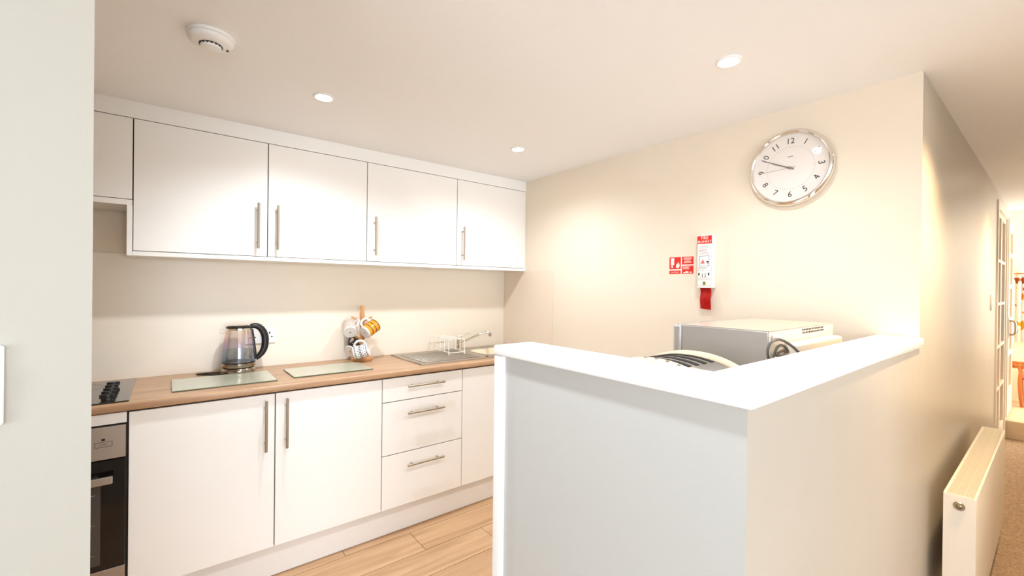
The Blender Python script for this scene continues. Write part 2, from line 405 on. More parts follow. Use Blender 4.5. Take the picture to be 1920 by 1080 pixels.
# glazed door folded back onto the wall of the raised room
d2 = struct(thing('door_2', None, None, (6.4, .29, FZ)))
leaf = MB()
zr2 = [(FZ+.02, .42), (.74, .78), (1.06, 1.10), (1.38, 1.42), (1.68, 1.72), (1.92, 2.02)]
for a, b_ in ((6.10, 6.18), (6.62, 6.72)): leaf.box(a, b_, .302, .334, FZ+.02, 2.02, bev=.003)
for a, b_ in zr2: leaf.box(6.18, 6.62, .302, .334, a, b_, bev=.003)
leaf.build('door_leaf', 'frame', d2)
for za, zb in zip(zr2, zr2[1:]): bx(6.18, 6.62, .316, .320, za[1], zb[0]).build('door_panel', 'pane', d2)
h = MB().tube([(6.15, .302, .95), (6.15, .275, .95), (6.15, .264, .962), (6.15, .260, .985), (6.15, .260, 1.045), (6.15, .264, 1.066), (6.15, .275, 1.078), (6.15, .302, 1.078)], .009, 10)
h.build('door_handle', 'handle', d2, True)
bx(6.12, 6.18, .297, .303, .92, 1.11, bev=.002).build('handle_plate', 'handle', d2)

# ------------------------------------------------------------ kitchen units
def bar_handle(parent, a, b_, out):
    """bar between a and b_ standing off along 'out' with two posts"""
    a, b_, out = Vector(a), Vector(b_), Vector(out); d = (b_-a); off = out*.031
    mb = MB().cyl(a+off, b_+off, .0058, n=16, bev=.0012)
    for t in (.15, .85): mb.cyl(a+d*t, a+d*t+off, .0042, n=10)
    return mb.build('handle', 'handle', parent, True)
G = .0022
def front(parent, name, x0, x1, z0, z1, y, th=.018):
    return bx(x0+G, x1-G, y, y+th, z0+G, z1-G, bev=.0014).build(name, 'door', parent)
def carcass(parent, x0, x1, z0, z1, yf, yb, mt='carc'):
    MB().box(x0+.0005, x1-.0005, yf+.004, yb, z0, z1).build('body', mt, parent)
    bx(x0+.0003, x1-.0003, yf, yf+.0038, z0+.0005, z1-.0005).build('gap_shade_strip', 'gap', parent)  # dark strip behind the fronts, shade of the gaps put into its colour
OUT = (0, -1, 0)
Z0, Z1 = .154, .855
b0, b1, b2, b3 = -.111, .389, .8885, 1.379

def cabinet(name, label, x0, x1, z0, z1, yf, yb, cat='cabinet', group=None):
    t = thing(name, label, cat, ((x0+x1)/2, (yf+yb)/2, z0), group)
    carcass(t, x0, x1, z0, z1, yf+.0182, yb); return t
c = cabinet('base_cabinet', 'wide white base cabinet with two tall doors beside the oven', b0, b2, Z0, Z1, YB, YW-.012)
d = front(c, 'door', b0, b1, Z0, Z1-.004, YB); bar_handle(d, (.349, YB, .6), (.349, YB, .825), OUT)
d = front(c, 'door', b1, b2, Z0, Z1-.004, YB); bar_handle(d, (.433, YB, .6), (.433, YB, .825), OUT)
c = cabinet('drawer_cabinet', 'white drawer cabinet of three drawers between tall doors and sink', b2, b3, Z0, Z1, YB, YW-.012)
for (za, zb, hz) in ((.723, Z1-.004, .800), (.441, .723, .655), (Z0, .441, .374)):
    d = front(c, 'drawer', b2, b3, za, zb, YB); bar_handle(d, (1.021, YB, hz), (1.245, YB, hz), OUT)
c = cabinet('sink_cabinet', 'white base cabinet with plain handleless door under the sink', b3, 1.88, Z0, Z1-.16, YB, YW-.012)
d = front(c, 'door', b3, 1.88, Z0, Z1-.004, YB)
fl = bx(1.8825, XR-.001, YB, YB+.018, Z0, Z1-.004).build('filler_panel', 'door'); tag(fl, 'narrow white filler panel in the corner right of sink cabinet', 'panel')
tag(bx(-.66, XR-.002, 2.2425, 2.258, .003, Z0-.003).build('plinth', 'plinth'), 'long white plinth board under the base cabinets', 'plinth')

# oven housing and oven
ox0 = -.611
hs = thing('oven_housing', 'white housing cabinet around the built-in oven', 'cabinet', ((ox0+b0)/2, 2.45, Z0))
MB().box(ox0, ox0+.016, YB+.02, YW-.012, Z0, Z1).box(b0-.0165, b0-.0005, YB+.02, YW-.012, Z0, Z1).box(ox0+.016, b0-.0165, YB+.02, YW-.012, Z0, Z0+.016).build('body', 'carc', hs)
bx(ox0, b0-.0005, YB+.016, YB+.0195, Z0, Z1).build('gap_shade_strip', 'gap', hs)  # same painted gap shade around the oven
bx(ox0+.004, b0-.004, YB, YB+.0155, .812, Z1-.003, bev=.001).build('filler_strip', 'door', hs)
ov = thing('oven', 'built-in oven of brushed steel and black glass under the hob', 'oven', ((ox0+b0)/2, 2.2, Z0+.018))
ORr = b0-.006
bx(ox0+.03, b0-.03, YB+.03, 2.6, Z0+.02, .80).build('body', 'darkgrey', ov)
cpn = bx(ox0+.006, ORr, YB-.012, YB+.0155, .686, .806, bev=.0015).build('control_panel', 'oven_steel', ov)
mtx = Matrix.Translation((-.178, YB-.0124, .744)) @ Matrix.Rotation(PI/2, 4, 'X')
e = MB()
for (a, b_, z0, z1) in ((-.202, -.154, .7335, .7345), (-.202, -.154, .7515, .7525), (-.202, -.201, .7335, .7525), (-.155, -.154, .7335, .7525)): e.box(a, b_, YB-.0128, YB-.0119, z0, z1)
e.box(-.184, -.174, YB-.0128, YB-.0119, .757, .765).box(-.190, -.168, YB-.0128, YB-.0119, .7425, .7437)
e.build('badge', 'ink', cpn)
od = bx(ox0+.006, ORr, YB-.012, YB+.0155, .280, .682, bev=.0015).build('oven_door', 'black_glass', ov)
bx(ox0+.06, -.1850, YB-.0128, YB-.0118, .30, .60).build('door_window', 'inner_glass', od)
rk = MB()
for z in (.34, .45, .56): rk.box(ox0+.075, -.200, YB-.0133, YB-.0127, z, z+.0015)
rk.build('shelf_wires', 'steel', od)
hb = MB().box(ox0+.05, -.150, YB-.055, YB-.042, .606, .634, bev=.003)
for x in (-.20, ox0+.08): hb.box(x-.008, x+.008, YB-.043, YB-.011, .612, .628)
hb.build('handle', 'steel', od)
bx(ox0+.006, ORr, YB-.012, YB+.0155, .172, .277, bev=.0015).build('lower_panel', 'oven_steel', ov)

# worktop (with an opening for the sink bowl)
SX0, SX1, SY0, SY1 = 1.652, 1.985, 2.34, 2.60
wt = MB()
def wslab(x0, x1, y0, y1): wt.box(x0, x1, y0, y1, ZW-.030, ZW)
front_y = 2.187
wt.box(-.66, XR-.0015, front_y, front_y+.05, ZW-.030, ZW, bev=.006, seg=3)
wslab(-.66, SX0, front_y+.045, YW-.001); wslab(SX1, XR-.0015, front_y+.045, YW-.001); wslab(SX0, SX1, front_y+.045, SY0); wslab(SX0, SX1, SY1, YW-.001)
tag(wt.build('worktop', 'top', smooth=True), 'long oak effect worktop along the back wall over the base cabinets', 'worktop')

# splashbacks
tag(bx(-1.19, XR-.005, YW-.0045, YW-.0006, ZW+.0004, 1.4780).build('splashback', 'splash'), 'long beige splashback panel on back wall between worktop and wall cabinets', 'splashback')
tag(bx(XR-.0045, XR-.0006, 2.178, YW-.0050, ZW+.0004, 1.4585).build('splashback', 'splash_side'), 'short beige splashback panel on the side wall next to the sink', 'splashback')

# wall cabinets
ZA, ZB = 1.4785, 2.049
u0, u1, u2, u3, u4 = -.116, .396, .899, 1.498, 2.076
ZS = 1.6975
c = cabinet('wall_cabinet', 'large white wall cabinet with two doors and facing bar handles, above the kettle', u0, u2, ZA, ZB, YU, YW-.006)
d = front(c, 'door', u0, u1, ZA, ZB, YU); bar_handle(d, (.352, YU, 1.516), (.352, YU, 1.741), OUT)
d = front(c, 'door', u1, u2, ZA, ZB, YU); bar_handle(d, (.4375, YU, 1.514), (.4375, YU, 1.739), OUT)
c = cabinet('wall_cabinet', 'white single door wall cabinet above the draining board, third door from left', u2, u3, ZA, ZB, YU, YW-.006)
d = front(c, 'door', u2, u3, ZA, ZB, YU); bar_handle(d, (.941, YU, 1.5135), (.941, YU, 1.737), OUT)
c = cabinet('wall_cabinet', 'white single door wall cabinet in the corner beside the clock wall', u3, u4, ZA, ZB, YU, YW-.006)
d = front(c, 'door', u3, u4, ZA, ZB, YU); bar_handle(d, (1.538, YU, 1.515), (1.538, YU, 1.7355), OUT)
c = cabinet('wall_cabinet', 'short white wall cabinet above the hob, without a handle', -.62, u0, ZS, ZB, YU, YW-.006)
d = front(c, 'door', -.62, u0, ZS, ZB, YU)
t = MB().box(-.62, -.1175, YU, YW-.0060, 1.6745, ZS-.0005).build('cabinet_base_panel', 'carc'); tag(t, 'white base panel under the short wall cabinet above hob', 'panel')
t = MB().box(-.1349, u0-.0005, YU, YW-.0060, 1.4587, 1.6740).build('end_panel', 'carc'); tag(t, 'white end panel on the left side of the large wall cabinet', 'panel')
t = MB().box(u0, XR-.0008, YU, YW-.0060, 1.4587, ZA-.0005, bev=.001).build('cabinet_base_panel', 'carc'); tag(t, 'long white base board running under the three tall wall cabinets', 'panel')
t = bx(-.62, XR-.0008, YU, YW-.006, ZB+.0005, CE-.0005).build('filler_panel', 'carc'); tag(t, 'long white filler board between wall cabinet tops and ceiling', 'panel')
t = bx(u4+.0005, XR-.0008, YU+.003, YU+.02, ZA, ZB).build('filler_panel', 'carc'); tag(t, 'thin white filler strip between corner wall cabinet and clock wall', 'panel')

# ------------------------------------------------------------ hob
hob = thing('hob', 'black glass hob with a column of control knobs, above the oven', 'hob', (-.37, 2.44, ZW))
bx(-.640, -.1095, 2.212, 2.692, ZW+.0003, ZW+.0055, bev=.0018).build('glass_plate', 'hob', hob)
for x, y, r in ((-.30, 2.33, .07), (-.52, 2.34, .09), (-.30, 2.56, .09), (-.52, 2.57, .07)):
    MB().lathe([(r-.0015, 0), (r, 0), (r, .0003), (r-.0015, .0003)], (x, y, ZW+.0055), closed=True, n=48).build('heating_zone', 'zone', hob)
for k in range(5):
    y = 2.262 + k*.066; x = -.176
    kb = MB().lathe([(0, 0), (.017, 0), (.017, .004), (.014, .007), (.0135, .018), (.012, .020), (0, .020)], (x, y, ZW+.0056), n=28).build('knob', 'black', hob, True)
    bx(x-.021, x+.021, y-.0055, y+.0055, ZW+.012, ZW+.0275, bev=.002).build('grip', 'black', kb)

# ------------------------------------------------------------ kettle
kx, ky = .293, 2.622
kt = thing('kettle', 'iridescent glass kettle with black handle and steel base, half full of water', 'kettle', (kx, ky, ZW+.0062))
kz = ZW+.0062
K = lambda prof: MB().lathe(prof, (kx, ky, kz), n=56)
K([(0, 0), (.074, 0), (.076, .004), (.075, .014), (.070, .021), (0, .021)]).build('power_base', 'kettle_steel', kt, True)
K([(0, .0215), (.066, .0215), (.0735, .026), (.0755, .034), (.0750, .045), (.0715, .0475), (0, .0475)]).build('body_base', 'kettle_steel', kt, True)
K([(.0735, .0476), (.0742, .0478), (.0742, .052), (.0728, .0525), (.0728, .0476)]).build('gasket', 'black', kt, True)
prof = [(.0735, .0526), (.0738, .075), (.0715, .105), (.0672, .140), (.0620, .175), (.0570, .205), (.0545, .222)]
K(prof).build('glass_jug', 'jug', kt, True)
K([(0, .0535), (.0710, .0535), (.0712, .075), (.0692, .105), (.0684, .112), (0, .112)]).build('water', 'water', kt, True)
K([(.0552, .2225), (.0572, .2225), (.0572, .228), (.054, .231), (.050, .2325), (0, .234), (0, .2225)]).build('lid', 'black', kt, True)
K([(0, .2342), (.040, .2342), (.041, .2355), (.036, .238), (0, .2385)]).build('lid_plate', 'chrome', kt, True)
K([(.0556, .214), (.0574, .214), (.0568, .2222), (.0550, .2222)]).build('rim_band', 'chrome', kt, True)
sp = MB().prism([(-.052, -.020), (-.083, -.004), (-.083, .004), (-.052, .020)], .196, .219, bev=.003, mtx=Matrix.Translation((kx, ky, kz)))
sp.build('spout', 'clear', kt, True)
hp = [(.050, .229), (.074, .230), (.096, .218), (.112, .192), (.119, .160), (.117, .120), (.106, .090), (.090, .070), (.077, .056)]
def bez(pts, n=28):
    out = []; P = [Vector(p) for p in pts]; P = [P[0]*2-P[1]]+P+[P[-1]*2-P[-2]]
    seg = len(P)-3
    for i in range(seg):
        a, b_, c_, d_ = P[i:i+4]
        for k in range(n//seg+1):
            t_ = k/(n//seg+1)
            out.append(.5*((2*b_)+(c_-a)*t_+(2*a-5*b_+4*c_-d_)*t_*t_+(3*b_-a-3*c_+d_)*t_**3))
    out.append(P[-2]); return out
HP = bez([(kx+a, ky-.012*0, kz+b_) for a, b_ in hp])
n_ = len(HP)
MB().tube(HP, .01, 12, rs=[.0085+.0055*math.sin(PI*min(1, i/(n_-1)*1.05))**.7 if i < n_-2 else .008 for i in range(n_)], flat=1.25).build('handle', 'black', kt, True)
MB().tube([(kx+.0575, ky, kz+.215), (kx+.064, ky, kz+.17), (kx+.0715, ky, kz+.11), (kx+.0765, ky, kz+.056)], .006, 10).build('handle_strip', 'black', kt, True)
MB().tube([(kx+.098, ky-.006, kz+.228), (kx+.104, ky-.006, kz+.224)], .005, 10).build('switch', 'darkgrey', kt, True)
kc = bez([(kx-.06, ky-.052, ZW+.006), (kx-.10, ky-.035, ZW+.0046), (kx-.155, ky+.012, ZW+.0046), (kx-.172, ky+.035, ZW+.0046), (kx-.13, ky+.036, ZW+.0046), (kx-.078, ky+.012, ZW+.0046)], 30)
MB().tube(kc, .0038, 8).build('power_cord', 'black', kt, True)

# ------------------------------------------------------------ chopping boards
def board(x0, x1, y0, y1, label):
    t = thing('chopping_board', label, 'chopping board', ((x0+x1)/2, (y0+y1)/2, ZW), 'glass chopping boards on the worktop')
    for x in (x0+.02, x1-.02):
        for y in (y0+.02, y1-.02): MB().cyl((x, y, ZW+.0002), (x, y, ZW+.002), .006, n=12).build('foot', 'rack', t)
    bx(x0, x1, y0, y1, ZW+.0021, ZW+.0052).build('glass_body', 'board_edge', t)
    bx(x0+.002, x1-.002, y0+.002, y1-.002, ZW+.0053, ZW+.0058).build('frosted_face', 'board', t)
board(.020, .413, 2.287, 2.567, 'frosted green glass board in front of the kettle, nearer the hob')
board(.487, .879, 2.305, 2.562, 'frosted green glass board in front of the mug tree')

# ------------------------------------------------------------ double socket behind the kettle
sk = thing('wall_socket', 'white double socket on the splashback behind the kettle handle', 'socket', (.402, YW-.0046, 1.018))
bx(.3315, .4775, YW-.0135, YW-.0046, 1.0175, 1.1015, bev=.002).build('face_plate', 'white_pl', sk)
for cx in (.368, .449):
    hl = MB()
    hl.box(cx-.0032, cx+.0032, YW-.0142, YW-.0134, 1.067, 1.079)
    for s_ in (-.011, .011): hl.box(cx+s_-.0042, cx+s_+.0042, YW-.0142, YW-.0134, 1.048, 1.0535)
    hl.build('pin_holes', 'ink', sk)
    bx(cx-.005+.017*(1 if cx > .4 else -1), cx+.005+.017*(1 if cx > .4 else -1), YW-.0165, YW-.0134, 1.080, 1.095, bev=.001).build('rocker', 'white_pl', sk)

# ------------------------------------------------------------ mug tree and mugs
tx, ty = .935, 2.645
mt_ = thing('mug_tree', 'beech wood mug tree holding four mugs against the splashback', 'mug tree', (tx, ty, ZW))
MB().lathe([(0, 0), (.062, 0), (.064, .003), (.064, .014), (.060, .018), (.02, .019), (0, .019)], (tx, ty, ZW+.0002), n=40).build('base', 'pine', mt_, True)
MB().lathe([(.013, .019), (.0135, .10), (.0135, .25), (.015, .265), (.0145, .285), (.0105, .298), (.011, .306), (.0145, .318), (.0125, .329), (0, .331)], (tx, ty, ZW+.0002), n=24).build('post', 'pine', mt_, True)
Rv = Vector((.7835, -.6213, .0115)); Uv = Vector((0, .01, 1)); Fv = Vector((.6213, .7835, 0))
T = Vector((tx, ty, ZW))
for dv, z in ((-Rv*.062 + Uv*.030 - Fv*.005, .232), (Rv*.062 + Uv*.030 - Fv*.005, .232), (-Rv*.045 + Uv*.025 - Fv*.03, .125), (Rv*.045 + Uv*.025 - Fv*.03, .125)):
    p = T+Uv*z
    MB().cyl(p, p+dv, .0062, .0055, n=14, bev=.001).build('peg', 'pine', mt_, True)

def make_mug(label, body, pos, axis, handle, r=.040, hgt=.086, bands=(), dots=None, handle_m='mug_white', foot=.58):
    """pos: centre of the base disc; axis: towards the opening"""
    a = Vector(axis).normalized(); hd = Vector(handle); hd = (hd - a*hd.dot(a)).normalized(); b_ = a.cross(hd)
    q = Matrix((hd, b_, a)).transposed().to_4x4(); q.translation = Vector(pos)
    t = thing('mug', label, 'mug', pos, 'mugs on the mug tree')
    def bld(mb, name, m_, par=t, smooth=True):
        bmesh.ops.transform(mb.bm, matrix=q, verts=mb.bm.verts); return mb.build(name, m_, par, smooth)
    body_o = bld(MB().lathe([(0, .002), (r*.60, .002), (r*.66, 0), (r*.88, 0), (r*.97, .006), (r, .014), (r, hgt-.002), (r-.001, hgt), (r-.003, hgt-.002), (r-.0035, .01), (0, .007)], n=44), 'body', body)
    bld(MB().lathe([(0, .0012), (r*.58, .0012), (r*.58, .0018), (0, .0018)] if foot < .6 else [(0, -.0008), (r*foot, -.0008), (r*foot+.002, .004), (r*foot, .0045), (0, .0018)], n=32), 'base_disc', 'mug_white', body_o)
    bld(MB().lathe([(0, -.0012), (r*.14, -.0012), (r*.14, .0013), (0, .0013)], n=16), 'base_stamp', 'grey_ink', body_o)
    pts = bez([(r-.002, 0, hgt*.84), (r+.014, 0, hgt*.86), (r+.027, 0, hgt*.70), (r+.028, 0, hgt*.46), (r+.016, 0, hgt*.24), (r-.002, 0, hgt*.20)], 20)
    bld(MB().tube(pts, .0052, 10, flat=1.3), 'handle', handle_m)
    for (h0, h1, m_) in bands:
        bld(MB().lathe([(r+.0001, h0), (r+.0006, h0+.0004), (r+.0006, h1-.0004), (r+.0001, h1)], n=44), 'stripe', m_, body_o)
    if dots:
        m_, nz, na = dots; mb = MB()
        for i in range(nz):
            for k in range(na):
                an = 2*PI*(k+.5*(i % 2))/na; z = .016+(hgt-.026)*i/(nz-1)
                rr = r+.0001
                bb = bmesh.new(); bmesh.ops.create_circle(bb, cap_ends=True, segments=6, radius=.0032)
                mb.add(bb, Matrix.Translation((rr*math.cos(an), rr*math.sin(an), z)) @ Matrix.Rotation(an, 4, 'Z') @ Matrix.Rotation(PI/2, 4, 'Y'))
                # tiny raised printed spot
        bmesh.ops.transform(mb.bm, matrix=Matrix.Identity(4), verts=mb.bm.verts)
        o = bld(mb, 'printed_spots', m_, body_o, False); o['kind'] = 'stuff'
    return t
make_mug('pinkish grey spotted mug hanging upper left on the mug tree', 'mug_pinkgrey', T+Rv*-.048+Uv*.173-Fv*.062, -Rv*.34+Uv*.50+Fv*.78, Rv*.8+Uv*.6, dots=('mug_dot', 6, 13), foot=.93)
make_mug('mustard yellow mug with dark stripes hanging upper right on the mug tree', 'mug_ochre', T+Rv*.038+Uv*.171-Fv*.066, Rv*.50+Uv*.46+Fv*.72, -Rv*.6+Uv*.8, hgt=.090, foot=.92,
         bands=((.004, .010, 'mug_white'), (.030, .035, 'mug_brown'), (.056, .061, 'mug_brown'), (.082, .087, 'mug_brown')))
make_mug('black mug with white spots and pale base hanging lower left on the mug tree', 'mug_black', T+Rv*-.054+Uv*.056-Fv*.044, Rv*.30+Uv*.42+Fv*.80, -Rv*.1+Uv*.9, dots=('mug_white', 5, 9), handle_m='mug_black', foot=.97)
make_mug('white mug with navy banded pattern hanging lower right on the mug tree', 'mug_white', T+Rv*-.010+Uv*.056-Fv*.108, Rv*.93+Uv*.24+Fv*.22, Uv*1-Fv*.35, r=.039,
         bands=((.010, .013, 'mug_navy'), (.036, .039, 'mug_navy'), (.043, .046, 'mug_navy'), (.074, .077, 'mug_navy')), dots=('mug_navy', 6, 15))

# ------------------------------------------------------------ sink with drainer and tap
sx0, sx1, sy0, sy1 = 1.140, 2.045, 2.262, 2.705
sk = thing('sink', 'stainless steel sink with ribbed draining board and rounded bowl', 'sink', (1.6, 2.48, ZW))
zt = ZW+.004
rim = MB()
rim.box(sx0, SX0+.004, sy0, sy1, ZW+.0004, zt, bev=.0015)
rim.box(SX0+.004, SX1-.004, sy0, SY0+.004, ZW+.0004, zt).box(SX0+.004, SX1-.004, SY1-.004, sy1, ZW+.0004, zt).box(SX1-.004, sx1, sy0, sy1, ZW+.0004, zt)
rim.build('rim', 'steel', sk)
MB().tube([(sx0+.006, sy0+.006, zt), (sx1-.006, sy0+.006, zt), (sx1-.006, sy1-.006, zt), (sx0+.006, sy1-.006, zt)], .003, 8, closed=True).build('raised_edge', 'steel', sk, True)
for k in range(11):
    y = sy0+.055+k*.031
    bx(sx0+.045, SX0-.075, y, y+.014, zt, zt+.0038, bev=.0015, seg=1).build('drainer_rib', 'steel', sk)
# bowl: rounded-rectangle basin
def rrect(x0, x1, y0, y1, r, n=6):
    out = []
    for cx, cy, a0 in ((x1-r, y1-r, 0), (x0+r, y1-r, PI/2), (x0+r, y0+r, PI), (x1-r, y0+r, 1.5*PI)):
        for k in range(n+1): a = a0+PI/2*k/n; out.append((cx+r*math.cos(a), cy+r*math.sin(a)))
    return out
b = bmesh.new(); rings = []
for ins, z, r in ((0, zt+.001, .07), (.006, ZW-.004, .066), (.012, ZW-.10, .06), (.03, ZW-.135, .05), (.06, ZW-.145, .04)):
    rings.append([b.verts.new((x, y, z)) for x, y in rrect(SX0+.003+ins, SX1-.003-ins, SY0+.003+ins, SY1-.003-ins, r)])
for A, B in zip(rings, rings[1:]):
    for i in range(len(A)): b.faces.new((A[i], A[(i+1) % len(A)], B[(i+1) % len(A)], B[i]))
b.faces.new(rings[-1])
mb = MB(); mb.add(b); mb.build('bowl', 'cream', sk, True)
# corners between bowl opening and the rectangular cut
rr = rrect(SX0+.002, SX1-.002, SY0+.002, SY1-.002, .07)
corners = [(SX1, SY1), (SX0, SY1), (SX0, SY0), (SX1, SY0)]
for i, cxy in enumerate(corners): MB().prism([cxy]+rr[i*7:(i+1)*7], zt-.0012, zt-.0002).build('rim_corner', 'steel', sk)
MB().lathe([(0, 0), (.034, 0), (.034, .003), (.028, .004), (0, .003)], ((SX0+SX1)/2, (SY0+SY1)/2, ZW-.1449), n=28).build('drain', 'chrome', sk, True)
MB().lathe([(.0, .0), (.010, .0), (.010, .0025), (0, .0025)], (SX0-.03, sy0+.035, zt), n=16).build('overflow_plug', 'ink', sk)
tp = thing('mixer_tap', 'chrome mixer tap with a rising spout behind the sink bowl', 'tap', (1.632, 2.655, zt))
MB().lathe([(0, 0), (.026, 0), (.026, .005), (.021, .010), (.020, .062), (.022, .068), (.022, .078), (.017, .090), (0, .094)], (1.632, 2.655, zt+.0003), n=28).build('tap_body', 'chrome', tp, True)
MB().tube(bez([(1.640, 2.650, zt+.045), (1.690, 2.610, zt+.078), (1.745, 2.565, zt+.112), (1.785, 2.535, zt+.125), (1.805, 2.52, zt+.118)], 20), .010, 14, flat=.9).build('spout', 'chrome', tp, True)
MB().cyl((1.803, 2.521, zt+.122), (1.806, 2.519, zt+.098), .0105, .010, n=16).build('spout_nozzle', 'steel', tp, True)
MB().tube([(1.632, 2.655, zt+.092), (1.655, 2.640, zt+.106), (1.700, 2.612, zt+.118)], .0055, 10, rs=[.007, .006, .0045]).build('lever', 'chrome', tp, True)

# ------------------------------------------------------------ white wire plate rack on the drainer
rkx0, rkx1, rky0, rky1 = 1.436, 1.556, 2.462, 2.694
zr_ = zt+.0028
pr = thing('plate_rack', 'white wire plate rack standing on the draining board', 'plate rack', ((rkx0+rkx1)/2, (rky0+rky1)/2, zr_))
for k in range(5):
    y = rky0+(rky1-rky0)*k/4; hh = .102
    pts = [(rkx0, y, zr_+.014), (rkx0, y, zr_+hh-.006), (rkx0+.006, y, zr_+hh), (rkx1-.006, y, zr_+hh), (rkx1, y, zr_+hh-.006), (rkx1, y, zr_+.014)]
    MB().tube(pts, .0026, 8).build('hoop', 'rack', pr, True)
for x in (rkx0, rkx1): MB().tube([(x, rky0-.006, zr_+.018), (x, rky1+.006, zr_+.018)], .0026, 8).build('base_rail', 'rack', pr, True)
for y in (rky0, rky1): MB().tube([(rkx0, y, zr_+.0135), (rkx1, y, zr_+.0135)], .0026, 8).build('cross_wire', 'rack', pr, True)
for x in (rkx0, rkx1):
    for y in (rky0, rky1): MB().cyl((x, y, zr_+.0002), (x, y, zr_+.016), .0042, n=12, bev=.001).build('foot', 'rack', pr, True)

# ------------------------------------------------------------ counter behind the half wall, microwave and toaster
ct = thing('counter_cabinet', 'low counter with oak effect top hidden behind the half wall', 'counter', (1.47, .66, 0))
bx(.86, XR-.003, .432, .88, .02, ZW-.031).build('body', 'carc', ct)
bx(.858, XR-.002, .431, .90, ZW-.030, ZW, bev=.004).build('top', 'top', ct)

mx0, mx1, my0, my1, mz1 = 1.388, 1.958, .530, .822, 1.221
mw = thing('microwave', 'silver microwave with its vented rear panel towards the half wall', 'microwave', ((mx0+mx1)/2, .68, ZW))
bx(mx0, mx1, my0+.004, my1-.014, ZW+.014, mz1-.0012, bev=.003).build('body', 'silver', mw)
bx(mx0+.001, mx1-.001, my0+.001, my1-.012, mz1-.0011, mz1).build('top_panel', 'silver_top', mw)
MB().box(mx0-.001, mx1+.001, my1-.013, my1+.022, ZW+.012, mz1+.001, bev=.012, seg=4).build('front_door', 'silver', mw, True)
rp = bx(mx0+.002, mx1-.002, my0, my0+.0038, ZW+.016, mz1-.002).build('rear_panel', 'rear', mw)
vent = MB()
for r_ in range(2):
    for k in range(14):
        x = 1.645+k*.0148+r_*.003
        vent.box(x, x+.0092, my0-.0006, my0+.0002, 1.2090-r_*.0100, 1.2150-r_*.0100)
vent.build('vent_slots', 'ink', rp)
MB().box(1.492, 1.905, .486, my0-.0003, .96, 1.181, bev=.009, seg=4).build('rear_cover', 'rear_cover', mw, True)
bx(1.403, 1.462, my0-.004, my0-.0003, 1.192, 1.209, bev=.001).build('rating_plate', 'white_pl', mw)
loop = bez([(1.40, .524, 1.10), (1.350, .520, 1.155), (1.345, .515, 1.186), (1.367, .510, 1.1985), (1.4055, .508, 1.198), (1.445, .500, 1.184), (1.460, .484, 1.165), (1.465, .477, 1.147), (1.45, .476, 1.10)], 48)
MB().tube(loop, .0040, 8).build('power_cord', 'cable', mw, True)
loop = bez([(1.37, .514, 1.150), (1.385, .508, 1.178), (1.415, .503, 1.180), (1.44, .500, 1.160), (1.405, .502, 1.166), (1.375, .506, 1.155), (1.43, .496, 1.150)], 40)
MB().tube(loop, .0040, 8).build('power_cord', 'cable', mw, True)
for x in (mx0+.05, mx1-.05):
    for y in (my0+.04, my1-.05): MB().cyl((x, y, ZW+.0003), (x, y, ZW+.0145), .015, n=16).build('foot', 'black', mw)

tz = 1.140; ax0, ax1, ay0, ay1 = 1.075, 1.345, .562, .900
to = thing('toaster', 'cream four slot toaster with arched chrome top, beside the microwave', 'toaster', ((ax0+ax1)/2, (ay0+ay1)/2, ZW))
ym = (ay0+ay1)/2
def topz(y, drop=.045): s_ = (y-ym)/((ay1-ay0)/2); return tz-drop*abs(s_)**2.2
def arched(x0, x1, inset, zoff, zb, n=24):
    ys = [ay0+inset+(ay1-ay0-2*inset)*i/(n-1) for i in range(n)]
    prof = [(y, topz(y)+zoff) for y in ys]+[(ys[-1], zb), (ys[0], zb)]
    b = bmesh.new(); A = [b.verts.new((x0, y, z)) for y, z in prof]; B = [b.verts.new((x1, y, z)) for y, z in prof]
    b.faces.new(A); b.faces.new(B[::-1])
    for i in range(len(A)): j = (i+1) % len(A); b.faces.new((A[i], B[i], B[j], A[j]))
    bmesh.ops.recalc_face_normals(b, faces=b.faces); return b
mb = MB(); mb.add(arched(ax0+.012, ax1-.008, .008, -.006, ZW+.02)); mb.build('body', 'chrome', to, True)
mb = MB(); bb = arched(ax0, ax0+.055, -.004, .0, ZW+.012); bmesh.ops.bevel(bb, geom=bb.edges[:], offset=.006, segments=2, affect='EDGES'); mb.add(bb)
mb.build('side_shell', 'cream', to, True)
mb = MB(); bb = arched(ax1-.012, ax1, -.004, .003, ZW+.012); bmesh.ops.bevel(bb, geom=bb.edges[:], offset=.003, segments=2, affect='EDGES'); mb.add(bb)
mb.build('side_shell', 'cream', to, True)
for k in range(4):
    x = ax0+.072+k*.043; n = 18; mb = MB()
    ys = [ay0+.085+(ay1-ay0-.13)*i/(n-1) for i in range(n)]
    b = bmesh.new(); A = [b.verts.new((x, y, topz(y)-.0045)) for y in ys]; B = [b.verts.new((x+.017, y, topz(y)-.0045)) for y in ys]
    A2 = [b.verts.new((x, y, topz(y)-.0075)) for y in ys]; B2 = [b.verts.new((x+.017, y, topz(y)-.0075)) for y in ys]
    for i in range(n-1):
        b.faces.new((A[i], B[i], B[i+1], A[i+1])); b.faces.new((A2[i], A2[i+1], B2[i+1], B2[i]))
        b.faces.new((A[i], A[i+1], A2[i+1], A2[i])); b.faces.new((B[i], B2[i], B2[i+1], B[i+1]))
    b.faces.new((A[0], A2[0], B2[0], B[0])); b.faces.new((A[-1], B[-1], B2[-1], A2[-1]))
    mb.add(b); mb.build('slot', 'ink', to)
for k in range(4):
    y = ay0+.09+k*.035; MB().cyl((ax0+.030, y, topz(y)-.002), (ax0+.030, y, topz(y)+.003), .005, n=12).build('button', 'handle', to)
bx((ax0+ax1)/2+.01, (ax0+ax1)/2+.07, ay0-.006, ay0+.012, 1.045, 1.066, bev=.003).build('lever', 'black', to)

